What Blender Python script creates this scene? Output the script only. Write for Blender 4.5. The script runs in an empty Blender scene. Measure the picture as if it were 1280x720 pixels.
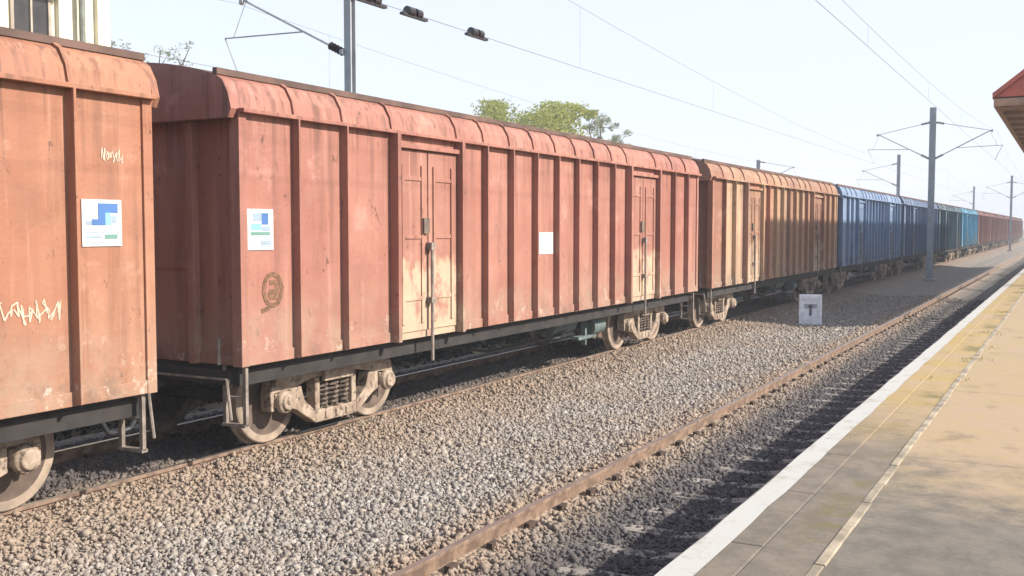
import bpy, math, random
import numpy as np
from mathutils import Vector, Matrix
R = math.radians
rnd = random.Random(7)
C = bpy.context.scene.collection
scene = bpy.context.scene

# ------------------------------------------------------------------ camera
# world: rail top is z=0, tracks run along +Y, platform is on the +X side
cam_d = bpy.data.cameras.new('camera')
cam_d.lens = 36.0; cam_d.sensor_width = 36.0
cam_d.clip_start = 0.1; cam_d.clip_end = 6000
cam = bpy.data.objects.new('camera', cam_d); C.objects.link(cam)
cam.location = (0, 0, 2.49)
cam.rotation_euler = (R(90 - 3.35), 0, R(28.65))
scene.camera = cam

# ------------------------------------------------------------------ world, sun, exposure
SUN_EL, SUN_AZ = R(33), R(74)          # azimuth from +Y towards +X
w = bpy.data.worlds.new('World'); scene.world = w; w.use_nodes = True
nt = w.node_tree; nt.nodes.clear()
wo = nt.nodes.new('ShaderNodeOutputWorld'); bg = nt.nodes.new('ShaderNodeBackground')
sky = nt.nodes.new('ShaderNodeTexSky'); sky.sky_type = 'NISHITA'
sky.sun_disc = False; sky.sun_elevation = SUN_EL; sky.sun_rotation = SUN_AZ
sky.air_density = 1.0; sky.dust_density = 1.5; sky.ozone_density = 1.0
tc = nt.nodes.new('ShaderNodeTexCoord'); vn = nt.nodes.new('ShaderNodeTexNoise')
vn.inputs['Scale'].default_value = 1.6; vn.inputs['Detail'].default_value = 5; nt.links.new(tc.outputs['Generated'], vn.inputs['Vector'])
vr = nt.nodes.new('ShaderNodeMapRange'); nt.links.new(vn.outputs[0], vr.inputs[0])     # thin high cloud, before it is limited to one half
for i, q in enumerate((.3, .7, .78, .93)): vr.inputs[i+1].default_value = q
# veil only ahead of the camera; unseen sky behind made darker to deepen shaded faces
sx_ = nt.nodes.new('ShaderNodeSeparateXYZ'); nt.links.new(tc.outputs['Generated'], sx_.inputs[0])
vy = nt.nodes.new('ShaderNodeMapRange'); vy.interpolation_type = 'SMOOTHSTEP'; nt.links.new(sx_.outputs[1], vy.inputs[0])
for i, q in enumerate((-.35, .30, .05, 1.)): vy.inputs[i+1].default_value = q
vk = nt.nodes.new('ShaderNodeMath'); vk.operation = 'MULTIPLY'; nt.links.new(vr.outputs[0], vk.inputs[0]); nt.links.new(vy.outputs[0], vk.inputs[1])
vm = nt.nodes.new('ShaderNodeMix'); vm.data_type = 'RGBA'; nt.links.new(vk.outputs[0], vm.inputs[0])
nt.links.new(sky.outputs[0], vm.inputs[6]); vm.inputs[7].default_value = (3.15, 3.34, 3.85, 1)
nt.links.new(vm.outputs[2], bg.inputs[0]); bg.inputs[1].default_value = 0.15
nt.links.new(bg.outputs[0], wo.inputs[0])
sl = bpy.data.lights.new('sun', 'SUN'); sl.energy = 4.6; sl.angle = R(0.9); sl.color = (1, .94, .85)
so = bpy.data.objects.new('sun', sl); C.objects.link(so)
S = Vector((math.cos(SUN_EL)*math.sin(SUN_AZ), math.cos(SUN_EL)*math.cos(SUN_AZ), math.sin(SUN_EL)))
so.rotation_euler = (-S).to_track_quat('-Z', 'Y').to_euler(); so.location = (30, 20, 40)
scene.view_settings.view_transform = 'Standard'; scene.view_settings.look = 'None'
scene.view_settings.exposure = 0.95; scene.view_settings.gamma = 1
scene.view_settings.use_curve_mapping = False

# ------------------------------------------------------------------ constants of the place
XN, XT = -3.37, -9.05                 # centre lines: track by the platform, track with the train
GA = 0.84                             # half gauge to rail centre
PE, PZ = -1.66, 0.84                  # platform edge x, platform height
HW = 1.55                             # wagon half width
WL, PITCH, S0 = 14.65, 15.7, 7.88     # wagon body length, pitch, near end of the second wagon

# ------------------------------------------------------------------ materials
class N:
    def __init__(s, name):
        s.m = bpy.data.materials.new(name); s.m.use_nodes = True
        s.t = s.m.node_tree; s.t.nodes.clear()
        s.o = s.t.nodes.new('ShaderNodeOutputMaterial')
        s.b = s.t.nodes.new('ShaderNodeBsdfPrincipled')
        s.t.links.new(s.b.outputs[0], s.o.inputs[0])
        s.g = None
    def n(s, k, **kw):
        x = s.t.nodes.new('ShaderNode' + k)
        for a, v in kw.items(): setattr(x, a, v)
        return x
    def link(s, a, b): s.t.links.new(a, b)
    def put(s, sock, v):
        if hasattr(v, 'is_linked') or hasattr(v, 'links'): s.link(v, sock)
        else:
            if isinstance(v, tuple) and len(v) == 3 and sock.type == 'RGBA': v = v + (1,)
            sock.default_value = v
    def pos(s):
        if s.g is None: s.g = s.n('NewGeometry')
        return s.g.outputs['Position']
    def island(s):
        s.pos(); return s.g.outputs['Random Per Island']
    def xyz(s):
        if not hasattr(s, 'sx'):
            s.sx = s.n('SeparateXYZ'); s.link(s.pos(), s.sx.inputs[0])
        return s.sx.outputs
    def noise(s, scale, detail=4, rough=.55, stretch=(1, 1, 1), off=(0, 0, 0), dist=0):
        mp = s.n('Mapping'); s.link(s.pos(), mp.inputs[0])
        mp.inputs['Scale'].default_value = stretch; mp.inputs['Location'].default_value = off
        x = s.n('TexNoise'); s.link(mp.outputs[0], x.inputs['Vector'])
        x.inputs['Scale'].default_value = scale; x.inputs['Detail'].default_value = detail
        x.inputs['Roughness'].default_value = rough; x.inputs['Distortion'].default_value = dist
        return x.outputs[0]
    def ramp(s, v, a, b, lo=0., hi=1.):
        x = s.n('MapRange'); x.interpolation_type = 'SMOOTHSTEP'
        s.put(x.inputs[0], v)
        for i, q in enumerate((a, b, lo, hi)): x.inputs[i+1].default_value = q
        return x.outputs[0]
    def math(s, op, a, b=0., c=0.):
        x = s.n('Math', operation=op); s.put(x.inputs[0], a); s.put(x.inputs[1], b); s.put(x.inputs[2], c)
        return x.outputs[0]
    def mix(s, f, a, b, mode='MIX'):
        x = s.n('Mix', data_type='RGBA', blend_type=mode)
        s.put(x.inputs[0], f); s.put(x.inputs[6], a); s.put(x.inputs[7], b)
        return x.outputs[2]
    def col(s, v): s.put(s.b.inputs['Base Color'], v); return s
    def rough(s, v): s.put(s.b.inputs['Roughness'], v); return s
    def bump(s, h, strength=.3, dist=.02):
        x = s.n('Bump'); s.link(h, x.inputs['Height'])
        x.inputs['Strength'].default_value = strength; x.inputs['Distance'].default_value = dist
        s.link(x.outputs[0], s.b.inputs['Normal']); return s

def simple(name, c, rough=.7, metal=0., var=.25, scale=3., bump=.0):
    k = N(name); n = k.noise(scale, 5)
    k.col(k.mix(k.ramp(n, .3, .7), tuple(x*(1-var) for x in c), tuple(min(1, x*(1+var)) for x in c)))
    k.rough(rough); k.b.inputs['Metallic'].default_value = metal
    if bump: k.bump(k.noise(scale*12, 4), bump, .01)
    return k.m

def scuff_fac(k, centres, z):
    """pale scraped paint around and below the loading doors"""
    f = None
    for yc in centres:
        d = k.math('ABSOLUTE', k.math('SUBTRACT', k.xyz()[1], yc)); g = k.ramp(d, .55, 1.25, 1, 0)
        f = g if f is None else k.math('MAXIMUM', f, g)
    n = k.math('ADD', k.noise(3.1, 7, .74, (1, 1, .75), (2, 8, 1)), k.math('MULTIPLY', k.noise(10, 4, .65, (1, 1, .10), (1, 1, 4)), .30))
    hgt = k.math('MULTIPLY', k.ramp(z, 1.0, 1.6, .95, .86), k.ramp(z, 1.9, 2.7, 1, .0))
    return k.ramp(k.math('MULTIPLY', n, k.math('MULTIPLY', f, hgt)), .44, .60)
def wagon_paint(name, c, alt, dust=(.30, .21, .145), rust=(.075, .032, .02), fade=.7, panels=None, doors=None, cream=(.45, .34, .23)):
    """oxide paint: faded areas, panel to panel shade, run-off streaks, rust specks, dust and grime low down"""
    k = N(name); z = k.xyz()[2]
    big = k.noise(.55, 5, .6, (1, 1, .7))
    c0 = k.mix(k.ramp(big, .34, .66, 0, fade), c, alt)
    fl = k.math('FLOOR', k.math('MULTIPLY', k.math('ADD', k.xyz()[1], 3.1), 1.27))
    wn = k.n('TexWhiteNoise', noise_dimensions='1D'); k.link(fl, wn.inputs['W'])
    if panels:
        cr = k.n('ValToRGB'); cr.color_ramp.interpolation = 'CONSTANT'; k.link(wn.outputs[0], cr.inputs[0])
        e = cr.color_ramp.elements
        e[0].position = 0; e[0].color = panels[0] + (1,)
        e[1].position = 1/len(panels); e[1].color = panels[1] + (1,)
        for i in range(2, len(panels)):
            q = e.new(i/len(panels)); q.color = panels[i] + (1,)
        f = k.math('MULTIPLY', k.ramp(k.xyz()[1], S0+PITCH+4, S0+PITCH+8, .7, .25), k.ramp(z, 3.66, 3.72, 1, .25))
        c0 = k.mix(f, c0, cr.outputs[0])
    else:
        c0 = k.mix(k.ramp(wn.outputs[0], 0, 1, 0, .22), c0, tuple(x*.62 for x in c))
    st = k.noise(5.5, 4, .6, (1, 1, .07))
    c1 = k.mix(k.ramp(st, .48, .72, 0, .5), c0, tuple(x*.5 for x in c))
    top = k.math('MULTIPLY', k.ramp(z, 3.72, 2.6, 1, 0), k.ramp(k.noise(11., 3, .6, (1, 1, .04), (7, 1, 0)), .5, .66))
    c1 = k.mix(k.math('MULTIPLY', top, .5), c1, rust)
    st2 = k.noise(8., 3, .6, (1, 1, .05), (4, 7, 2))
    c1 = k.mix(k.ramp(st2, .55, .78, 0, .4), c1, tuple(min(1, x*1.4+.04) for x in alt))
    pat = k.noise(1.7, 5, .68, (1, 1, 1), (9, 2, 5))
    c1 = k.mix(k.ramp(pat, .53, .66, 0, .36), c1, tuple(x*.68+.02 for x in c))
    pal = k.noise(1.3, 6, .7, (1, 1, 1.2), (3, 6, 1))
    c1 = k.mix(k.ramp(pal, .56, .70, 0, .42), c1, tuple(min(1, x*1.25+.05) for x in alt))
    sp = k.noise(9., 6, .75, (1, 1, .6), (1, 3, 8))
    c2 = k.mix(k.ramp(sp, .60, .68, 0, .8), c1, rust)
    low = k.math('MULTIPLY', k.ramp(z, .95, 2.1, 1, 0), k.ramp(k.noise(2.2, 6, .68), .35, .65, .15, 1))
    c3 = k.mix(k.math('MULTIPLY', low, .75), c2, dust)
    gr = k.math('MULTIPLY', k.ramp(z, .95, 1.5, 1, 0), k.ramp(k.noise(1.1, 6, .7, (1, 1, 1), (8, 8, 1)), .46, .64))
    c3 = k.mix(k.math('MULTIPLY', gr, .6), c3, (.085, .055, .04))
    chip = k.math('MULTIPLY', k.ramp(z, .95, 1.8, 1, 0), k.ramp(k.noise(5.2, 6, .74, (1, 1, .8), (3, 3, 3)), .585, .64))
    c3 = k.mix(k.math('MULTIPLY', chip, .6), c3, (.50, .41, .33))
    if doors: c3 = k.mix(k.math('MULTIPLY', scuff_fac(k, doors, z), .7), c3, cream)
    k.col(c3); k.rough(k.ramp(big, .3, .7, .6, .8))
    k.bump(k.math('ADD', k.math('MULTIPLY', k.noise(1.3, 2, .4), 1.6), k.math('MULTIPLY', k.noise(22, 4), .10)), .75, .06)
    return k.m

RED, REDA = (.36, .125, .082), (.46, .19, .125)
P = {}
P['w1'] = wagon_paint('oxide_paint_orange', (.285, .108, .056), (.335, .165, .098))
P['w2'] = wagon_paint('oxide_paint_pink', (.285, .108, .074), (.345, .160, .114), doors=(S0+3.47, S0+11.18))
P['w3'] = wagon_paint('oxide_paint_streaked', (.25, .115, .068), (.31, .19, .115), fade=.8, doors=(S0+PITCH+3.47, S0+PITCH+11.18),
                      panels=[(.34, .125, .07), (.42, .27, .15), (.24, .10, .065), (.45, .31, .19), (.30, .13, .075), (.25, .14, .10)])
P['w4'] = wagon_paint('blue_paint', (.14, .205, .33), (.20, .27, .38), dust=(.16, .17, .20), rust=(.05, .04, .05))
P['w5'] = wagon_paint('navy_paint', (.095, .140, .235), (.14, .19, .28), dust=(.12, .13, .16), rust=(.04, .03, .03))
P['w6'] = wagon_paint('dark_teal_paint', (.065, .105, .135), (.10, .155, .18), dust=(.10, .13, .14), rust=(.04, .03, .03))
P['w7'] = wagon_paint('cyan_paint', (.06, .21, .33), (.14, .32, .40), dust=(.25, .27, .27))
P['w8'] = wagon_paint('dull_red_paint', (.19, .085, .075), (.25, .135, .115))

P['d1'] = wagon_paint('door_paint_pink', (.265, .102, .070), (.33, .155, .108), fade=.9, doors=(S0+3.47, S0+11.18), cream=(.48, .36, .24))
P['d3'] = wagon_paint('door_paint_brown', (.24, .11, .065), (.30, .17, .105), fade=.9, doors=(S0+PITCH+3.47, S0+PITCH+11.18), cream=(.44, .33, .22))

M = {}
M['roof_metal'] = simple('roof_edge_paint', (.10, .055, .04), .75, 0, .35, 2.)
M['under'] = simple('underframe_grime', (.022, .018, .016), .85, 0, .4, 3.)
M['bogie'] = None
k = N('dusty_bogie_steel'); z = k.xyz()[2]
n1 = k.ramp(k.noise(5, 5, .65), .35, .65)
cc = k.mix(n1, (.20, .14, .10), (.37, .285, .21))
cc = k.mix(k.ramp(k.noise(11, 5, .7, off=(3, 1, 2)), .52, .64, 0, .85), cc, (.06, .04, .03))
k.col(cc).rough(.85); k.bump(k.noise(30, 4), .4, .01); M['bogie'] = k.m
M['wheel'] = simple('wheel_steel_dusty', (.10, .068, .05), .8, 0, .35, 4., .2)
M['tread'] = simple('wheel_rim_worn', (.27, .205, .15), .7, .1, .3, 5.)
M['spring'] = simple('spring_steel', (.13, .095, .07), .8, 0, .3, 6.)
M['brake'] = simple('brake_gear_grey_green', (.10, .13, .12), .75, 0, .4, 4.)
M['pale_metal'] = simple('pale_worn_steel', (.21, .17, .14), .7, .1, .35, 8.)
M['hose'] = simple('black_rubber', (.02, .02, .022), .6)
M['white'] = simple('white_sheet', (.47, .49, .49), .6, 0, .08, 9.)
M['logo_blue'] = simple('print_blue', (.045, .12, .30), .6, 0, .1)
M['logo_light'] = simple('print_light_blue', (.17, .36, .46), .6, 0, .1)
M['logo_green'] = simple('print_green', (.10, .21, .17), .6, 0, .1)
M['logo_grey'] = simple('print_grey', (.22, .28, .33), .6, 0, .1)
M['chalk'] = simple('chalk', (.50, .36, .27), .95, 0, .2, 20)
M['stencil'] = simple('stencil_brown', (.15, .075, .04), .85, 0, .3, 18)
# rail
k = N('rusty_rail'); nz = k.n('SeparateXYZ'); k.pos(); k.link(k.g.outputs['Normal'], nz.inputs[0])
rst = k.mix(k.ramp(k.noise(7, 5, .6), .35, .65), (.11, .068, .046), (.23, .15, .10))
k.col(rst).rough(.8); k.bump(k.noise(40, 4), .3, .005); M['rail_rust'] = k.m
M['rail_head'] = simple('rail_running_surface', (.32, .27, .235), .38, .75, .15, 3.)
M['sleeper'] = simple('concrete_sleeper', (.21, .185, .155), .9, 0, .3, 5., .3)
M['clip'] = simple('rail_clip_rust', (.05, .03, .02), .8)
M['mast'] = simple('galvanised_mast', (.30, .315, .33), .6, .15, .15, 2.)
M['tube'] = simple('galvanised_tube', (.36, .37, .38), .5, .4, .15, 3.)
M['insul'] = simple('insulator_glaze', (.028, .022, .022), .3)
M['wire'] = simple('copper_wire', (.10, .085, .075), .5, .5)
M['concrete'] = simple('foundation_concrete', (.36, .33, .29), .9, 0, .25, 3., .3)
M['marker'] = simple('marker_white_paint', (.74, .74, .76), .7, 0, .14, 7., .2)
M['marker_grey'] = simple('marker_grey_paint', (.30, .31, .34), .7, 0, .15, 9.)
M['marker_dark'] = simple('marker_dark_paint', (.06, .06, .07), .7)
M['roof_red'] = simple('shelter_red_sheet', (.40, .085, .05), .6, 0, .22, 1.6)
M['soffit'] = simple('shelter_brown_boards', (.26, .165, .105), .75, 0, .25, 1.5)
M['fascia'] = simple('shelter_fascia', (.34, .20, .13), .7, 0, .25, 2.)
M['column'] = simple('shelter_column_paint', (.42, .36, .28), .6, 0, .15, 2.)

# ground surfaces
def rail_tint(k):
    """0..1 closeness to rails, rust and brake dust lie there"""
    x = k.xyz()[0]; f = None
    for xr, wd in ((XN-GA, .75), (XT+GA+.3, 1.9), (XT, 1.9)):
        d = k.math('ABSOLUTE', k.math('SUBTRACT', x, xr))
        g = k.ramp(d, .06, wd, 1, 0)
        f = g if f is None else k.math('MAXIMUM', f, g)
    return f
def oil_shade_tint(k):  # oil stain and painted-in shade on the ballast
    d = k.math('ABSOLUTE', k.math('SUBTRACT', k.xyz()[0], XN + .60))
    e = k.math('ABSOLUTE', k.math('SUBTRACT', k.xyz()[0], XT - .9))  # under and behind the train: shade painted in over the oil
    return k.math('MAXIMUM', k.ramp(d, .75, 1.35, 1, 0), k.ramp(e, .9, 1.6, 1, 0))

k = N('ballast_bed_gravel')
v = k.n('TexVoronoi'); k.link(k.pos(), v.inputs['Vector']); v.inputs['Scale'].default_value = 17
sep = k.n('SeparateColor'); k.link(v.outputs['Color'], sep.inputs[0])
cr = k.n('ValToRGB'); k.link(sep.outputs[0], cr.inputs[0]); e = cr.color_ramp.elements
e[0].color = (.17, .145, .118, 1); e[1].color = (.32, .285, .24, 1); q = e.new(.5); q.color = (.24, .205, .168, 1)
base = k.mix(k.ramp(v.outputs['Distance'], .35, .75, 0, .5), cr.outputs[0], (.13, .105, .082))
base = k.mix(k.math('MULTIPLY', rail_tint(k), .8), base, (.27, .19, .13))
base = k.mix(k.math('MULTIPLY', oil_shade_tint(k), .6), base, (.035, .033, .034))
k.col(base).rough(.95)
inv = k.math('SUBTRACT', 1., v.outputs['Distance'])
k.bump(inv, .9, .05); M['bed'] = k.m

k = N('ballast_stone'); cr = k.n('ValToRGB'); k.link(k.island(), cr.inputs[0]); e = cr.color_ramp.elements
e[0].position = 0; e[0].color = (.10, .085, .07, 1); e[1].position = 1; e[1].color = (.48, .44, .385, 1)
for p_, c_ in ((.12, (.19, .165, .14)), (.35, (.28, .248, .205)), (.55, (.33, .262, .20)), (.7, (.29, .272, .25)), (.88, (.36, .325, .28))):
    q = e.new(p_); q.color = c_ + (1,)
big = k.ramp(k.noise(.5, 4, .6), .38, .64)
base = k.mix(k.math('ADD', k.math('MULTIPLY', big, .25), .30), cr.outputs[0], k.mix(big, (.23, .205, .185), (.26, .20, .148)))
base = k.mix(k.math('MULTIPLY', k.math('MULTIPLY', rail_tint(k), k.ramp(k.noise(2.2, 5, .65, off=(2, 2, 2)), .3, .6, .55, 1.)), .9), base, (.29, .205, .14))
base = k.mix(k.math('MULTIPLY', oil_shade_tint(k), .88), base, (.054, .047, .050))
base = k.mix(k.ramp(k.noise(60, 3), .4, .7, 0, .25), base, (.10, .09, .08))
k.col(base).rough(.9); k.bump(k.noise(90, 3), .3, .006); M['stone'] = k.m

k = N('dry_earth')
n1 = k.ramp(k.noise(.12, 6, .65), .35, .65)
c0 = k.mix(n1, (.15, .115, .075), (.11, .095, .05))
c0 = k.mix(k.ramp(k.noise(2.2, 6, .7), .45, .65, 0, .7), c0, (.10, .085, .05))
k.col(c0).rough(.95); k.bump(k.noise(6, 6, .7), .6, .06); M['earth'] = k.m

def platform_mat(name, grey, tan, yel, kind):
    k = N(name); y = k.xyz()[1]; x = k.xyz()[0]
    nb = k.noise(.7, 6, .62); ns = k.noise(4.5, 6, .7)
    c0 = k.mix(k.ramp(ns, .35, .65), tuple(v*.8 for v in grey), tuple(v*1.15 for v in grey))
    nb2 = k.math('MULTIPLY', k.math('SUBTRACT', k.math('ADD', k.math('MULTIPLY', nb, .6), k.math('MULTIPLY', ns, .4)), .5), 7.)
    sand = k.ramp(k.math('ADD', y, nb2), *((5.9, 8.3) if kind == 'main' else (6.5, 11.5)))  # near end darker grey, sandy colour farther along the track
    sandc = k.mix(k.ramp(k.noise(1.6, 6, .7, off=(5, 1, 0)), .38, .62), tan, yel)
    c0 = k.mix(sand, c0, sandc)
    c0 = k.mix(k.ramp(k.noise(2.6, 6, .72, (1, .5, 1), (8, 2, 0)), .55, .70, 0, .55), c0, tuple(v*.45 for v in tan))
    if kind == 'main':      # cast bays with a thin dark joint
        fr = k.math('FRACT', k.math('DIVIDE', k.math('ADD', y, .7), 3.4))
        j = k.ramp(k.math('ABSOLUTE', k.math('SUBTRACT', fr, .5)), .003, .008, .35, 0)
        c0 = k.mix(j, c0, (.08, .065, .045))
    else:
        fr = k.math('FRACT', k.math('DIVIDE', y, .62))
        j = k.ramp(k.math('ABSOLUTE', k.math('SUBTRACT', fr, .5)), .010, .030, .12, 0)
        c0 = k.mix(j, c0, (.09, .07, .045))
        ms = k.math('MULTIPLY', k.ramp(k.math('ABSOLUTE', k.math('ADD', x, 1.12)), .04, .22, 1, 0), k.ramp(k.noise(1.1, 6, .75, (1, .8, 1), (3, 9, 2)), .50, .60))
        c0 = k.mix(k.math('MULTIPLY', ms, .8), c0, (.13, .105, .035))
    k.col(c0).rough(.92)
    k.bump(k.math('ADD', ns, k.math('MULTIPLY', k.noise(45, 4), .3)), .45, .015)
    return k.m
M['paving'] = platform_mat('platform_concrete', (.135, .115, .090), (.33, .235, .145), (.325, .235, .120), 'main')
M['edge_slab'] = platform_mat('platform_edge_slabs', (.150, .122, .092), (.33, .235, .130), (.33, .228, .080), 'edge')
k = N('worn_white_line')
c0 = k.mix(k.ramp(k.noise(5, 7, .78), .50, .68, 0, .75), (.40, .385, .35), (.25, .21, .16))
k.col(c0).rough(.8); M['line'] = k.m
M['joint'] = simple('pale_mortar_joint', (.27, .22, .155), .9, 0, .35, 5., .3)
M['wallstone'] = simple('platform_wall_stone', (.15, .13, .11), .9, 0, .35, 4., .5)
k = N('dry_grass'); cr = k.n('ValToRGB'); k.link(k.island(), cr.inputs[0]); e = cr.color_ramp.elements
e[0].color = (.20, .17, .06, 1); e[1].color = (.42, .35, .15, 1); k.col(cr.outputs[0]).rough(.8); M['grass'] = k.m
def leaf_mat(name, a, b):
    k = N(name); cr = k.n('ValToRGB'); k.link(k.island(), cr.inputs[0]); e = cr.color_ramp.elements
    e[0].color = a + (1,); e[1].color = b + (1,)
    k.col(cr.outputs[0]).rough(.6)
    tr = k.n('BsdfTranslucent'); k.link(cr.outputs[0], tr.inputs[0])
    mx = k.n('MixShader'); mx.inputs[0].default_value = .5
    k.link(k.b.outputs[0], mx.inputs[1]); k.link(tr.outputs[0], mx.inputs[2]); k.link(mx.outputs[0], k.o.inputs[0])
    return k.m
M['leaf_y'] = leaf_mat('leaf_yellow_green', (.24, .28, .04), (.50, .50, .10))
M['leaf_g'] = leaf_mat('leaf_grey_green', (.24, .28, .17), (.42, .45, .30))
M['leaf_o'] = leaf_mat('leaf_olive', (.27, .30, .06), (.46, .46, .13))
M['bark'] = simple('bark', (.14, .10, .07), .9, 0, .3, 5., .5)
M['wall_cream'] = simple('cream_plaster', (.62, .56, .40), .85, 0, .10, 1.2, .1)
M['trim_cream'] = simple('pale_plaster_trim', (.70, .66, .52), .85, 0, .08, 1.2)
M['pipe'] = simple('drain_pipe_grey', (.15, .16, .13), .6)
M['glass'] = simple('dark_window_glass', (.035, .03, .028), .15)
M['frame'] = simple('window_frame_paint', (.30, .24, .18), .6)

# ------------------------------------------------------------------ mesh helpers
class MB:
    def __init__(s): s.v = []; s.f = []; s.mi = []; s.cur = 0
    def add(s, vs, fs):
        o = len(s.v); s.v += [tuple(v) for v in vs]
        for f in fs: s.f.append(tuple(i+o for i in f)); s.mi.append(s.cur)
        return s
    def box(s, x0, x1, y0, y1, z0, z1):
        x0, x1 = min(x0, x1), max(x0, x1); y0, y1 = min(y0, y1), max(y0, y1); z0, z1 = min(z0, z1), max(z0, z1)
        vs = [(x, y, z) for z in (z0, z1) for y in (y0, y1) for x in (x0, x1)]
        return s.add(vs, [(0,2,3,1), (4,5,7,6), (0,1,5,4), (2,6,7,3), (0,4,6,2), (1,3,7,5)])
    def tube(s, p, q, r, n=8, r2=None):
        p = Vector(p); q = Vector(q); r2 = r if r2 is None else r2
        d = (q-p).normalized(); a = d.orthogonal().normalized(); b = d.cross(a)
        vs = []
        for c, rr in ((p, r), (q, r2)):
            for i in range(n):
                t = 2*math.pi*i/n; vs.append(c + (a*math.cos(t) + b*math.sin(t))*rr)
        fs = [(i, (i+1) % n, n+(i+1) % n, n+i) for i in range(n)] + [tuple(range(n-1, -1, -1)), tuple(range(n, 2*n))]
        return s.add(vs, fs)
    def path(s, pts, r, n=6):
        for a, b in zip(pts, pts[1:]): s.tube(a, b, r, n)
        return s
    def prism_x(s, yz, x0, x1):      # closed outline in the (y,z) plane, extruded along x
        n = len(yz); vs = [(x0, y, z) for y, z in yz] + [(x1, y, z) for y, z in yz]
        fs = [(i, (i+1) % n, n+(i+1) % n, n+i) for i in range(n)] + [tuple(range(n-1, -1, -1)), tuple(range(n, 2*n))]
        return s.add(vs, fs)
    def prism_y(s, xz, y0, y1):
        n = len(xz); vs = [(x, y0, z) for x, z in xz] + [(x, y1, z) for x, z in xz]
        fs = [(i, (i+1) % n, n+(i+1) % n, n+i) for i in range(n)] + [tuple(range(n-1, -1, -1)), tuple(range(n, 2*n))]
        return s.add(vs, fs)
    def lathe_x(s, prof, cy, cz, n=32, caps=True):   # prof: list of (x, radius)
        vs = []
        for x, r in prof:
            for i in range(n):
                t = 2*math.pi*i/n; vs.append((x, cy + r*math.cos(t), cz + r*math.sin(t)))
        m = len(prof); fs = []
        for j in range(m-1):
            for i in range(n): fs.append((j*n+i, j*n+(i+1) % n, (j+1)*n+(i+1) % n, (j+1)*n+i))
        if caps: fs += [tuple(range(n-1, -1, -1)), tuple(range((m-1)*n, m*n))]
        return s.add(vs, fs)
    def build(s, name, mats, parent=None, smooth=False, bevel=0):
        me = bpy.data.meshes.new(name); me.from_pydata(s.v, [], s.f)
        for m in (mats if isinstance(mats, (list, tuple)) else [mats]): me.materials.append(m)
        if any(s.mi): me.polygons.foreach_set('material_index', s.mi)
        import bmesh
        bm = bmesh.new(); bm.from_mesh(me); bmesh.ops.recalc_face_normals(bm, faces=bm.faces); bm.to_mesh(me); bm.free()
        if smooth:
            me.polygons.foreach_set('use_smooth', [True]*len(me.polygons))
            me.set_sharp_from_angle(angle=R(40))
        me.update()
        o = bpy.data.objects.new(name, me); C.objects.link(o)
        if parent: o.parent = parent
        if bevel:
            b = o.modifiers.new('bevel', 'BEVEL'); b.width = bevel; b.segments = 2; b.limit_method = 'ANGLE'
        return o

def tag(o, label=None, cat=None, group=None, kind=None):
    if label: o['label'] = label
    if cat: o['category'] = cat
    if group: o['group'] = group
    if kind: o['kind'] = kind
    return o
def empty(name, loc=(0, 0, 0), rz=0):
    o = bpy.data.objects.new(name, None); C.objects.link(o); o.location = loc; o.rotation_euler = (0, 0, rz)
    o.empty_display_size = .3
    return o
def copy_tree(o, parent=None):
    c = o.copy(); C.objects.link(c)
    if parent: c.parent = parent
    for ch in list(o.children): copy_tree(ch, c)
    return c

# ------------------------------------------------------------------ ground, ballast
def bed_z(x):
    xs = [-13.6, -12.0, -11.2, -10.4, -9.9, -9.0, -8.32, -8.1, -7.3, -6.2, -5.2, -4.5, -4.22, -3.4, -2.5, -1.5]
    zs = [-.75, -.55, -.20, -.12, -.13, -.17, -.13, -.035, -.065, -.17, -.13, -.075, -.125, -.222, -.205, -.205]
    return np.interp(x, xs, zs)

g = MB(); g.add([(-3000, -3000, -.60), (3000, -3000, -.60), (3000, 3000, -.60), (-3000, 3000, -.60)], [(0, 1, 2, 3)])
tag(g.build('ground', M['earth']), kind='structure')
bx_ = np.arange(-13.6, -1.59, .2); by_ = list(np.arange(-14, 40, .35)) + list(np.arange(40, 420, 4.))
rs = np.random.RandomState(3)
vs = []
for y in by_:
    zz = bed_z(bx_) + rs.uniform(-.02, .012, len(bx_))
    zz[0] = -.75
    vs += [(x, y, z) for x, z in zip(bx_, zz)]
nx = len(bx_); fs = [(j*nx+i, j*nx+i+1, (j+1)*nx+i+1, (j+1)*nx+i) for j in range(len(by_)-1) for i in range(nx-1)]
bed = MB(); bed.add(vs, fs); bed_o = bed.build('ballast_bed', M['bed'], smooth=False); tag(bed_o, kind='structure')

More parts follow.
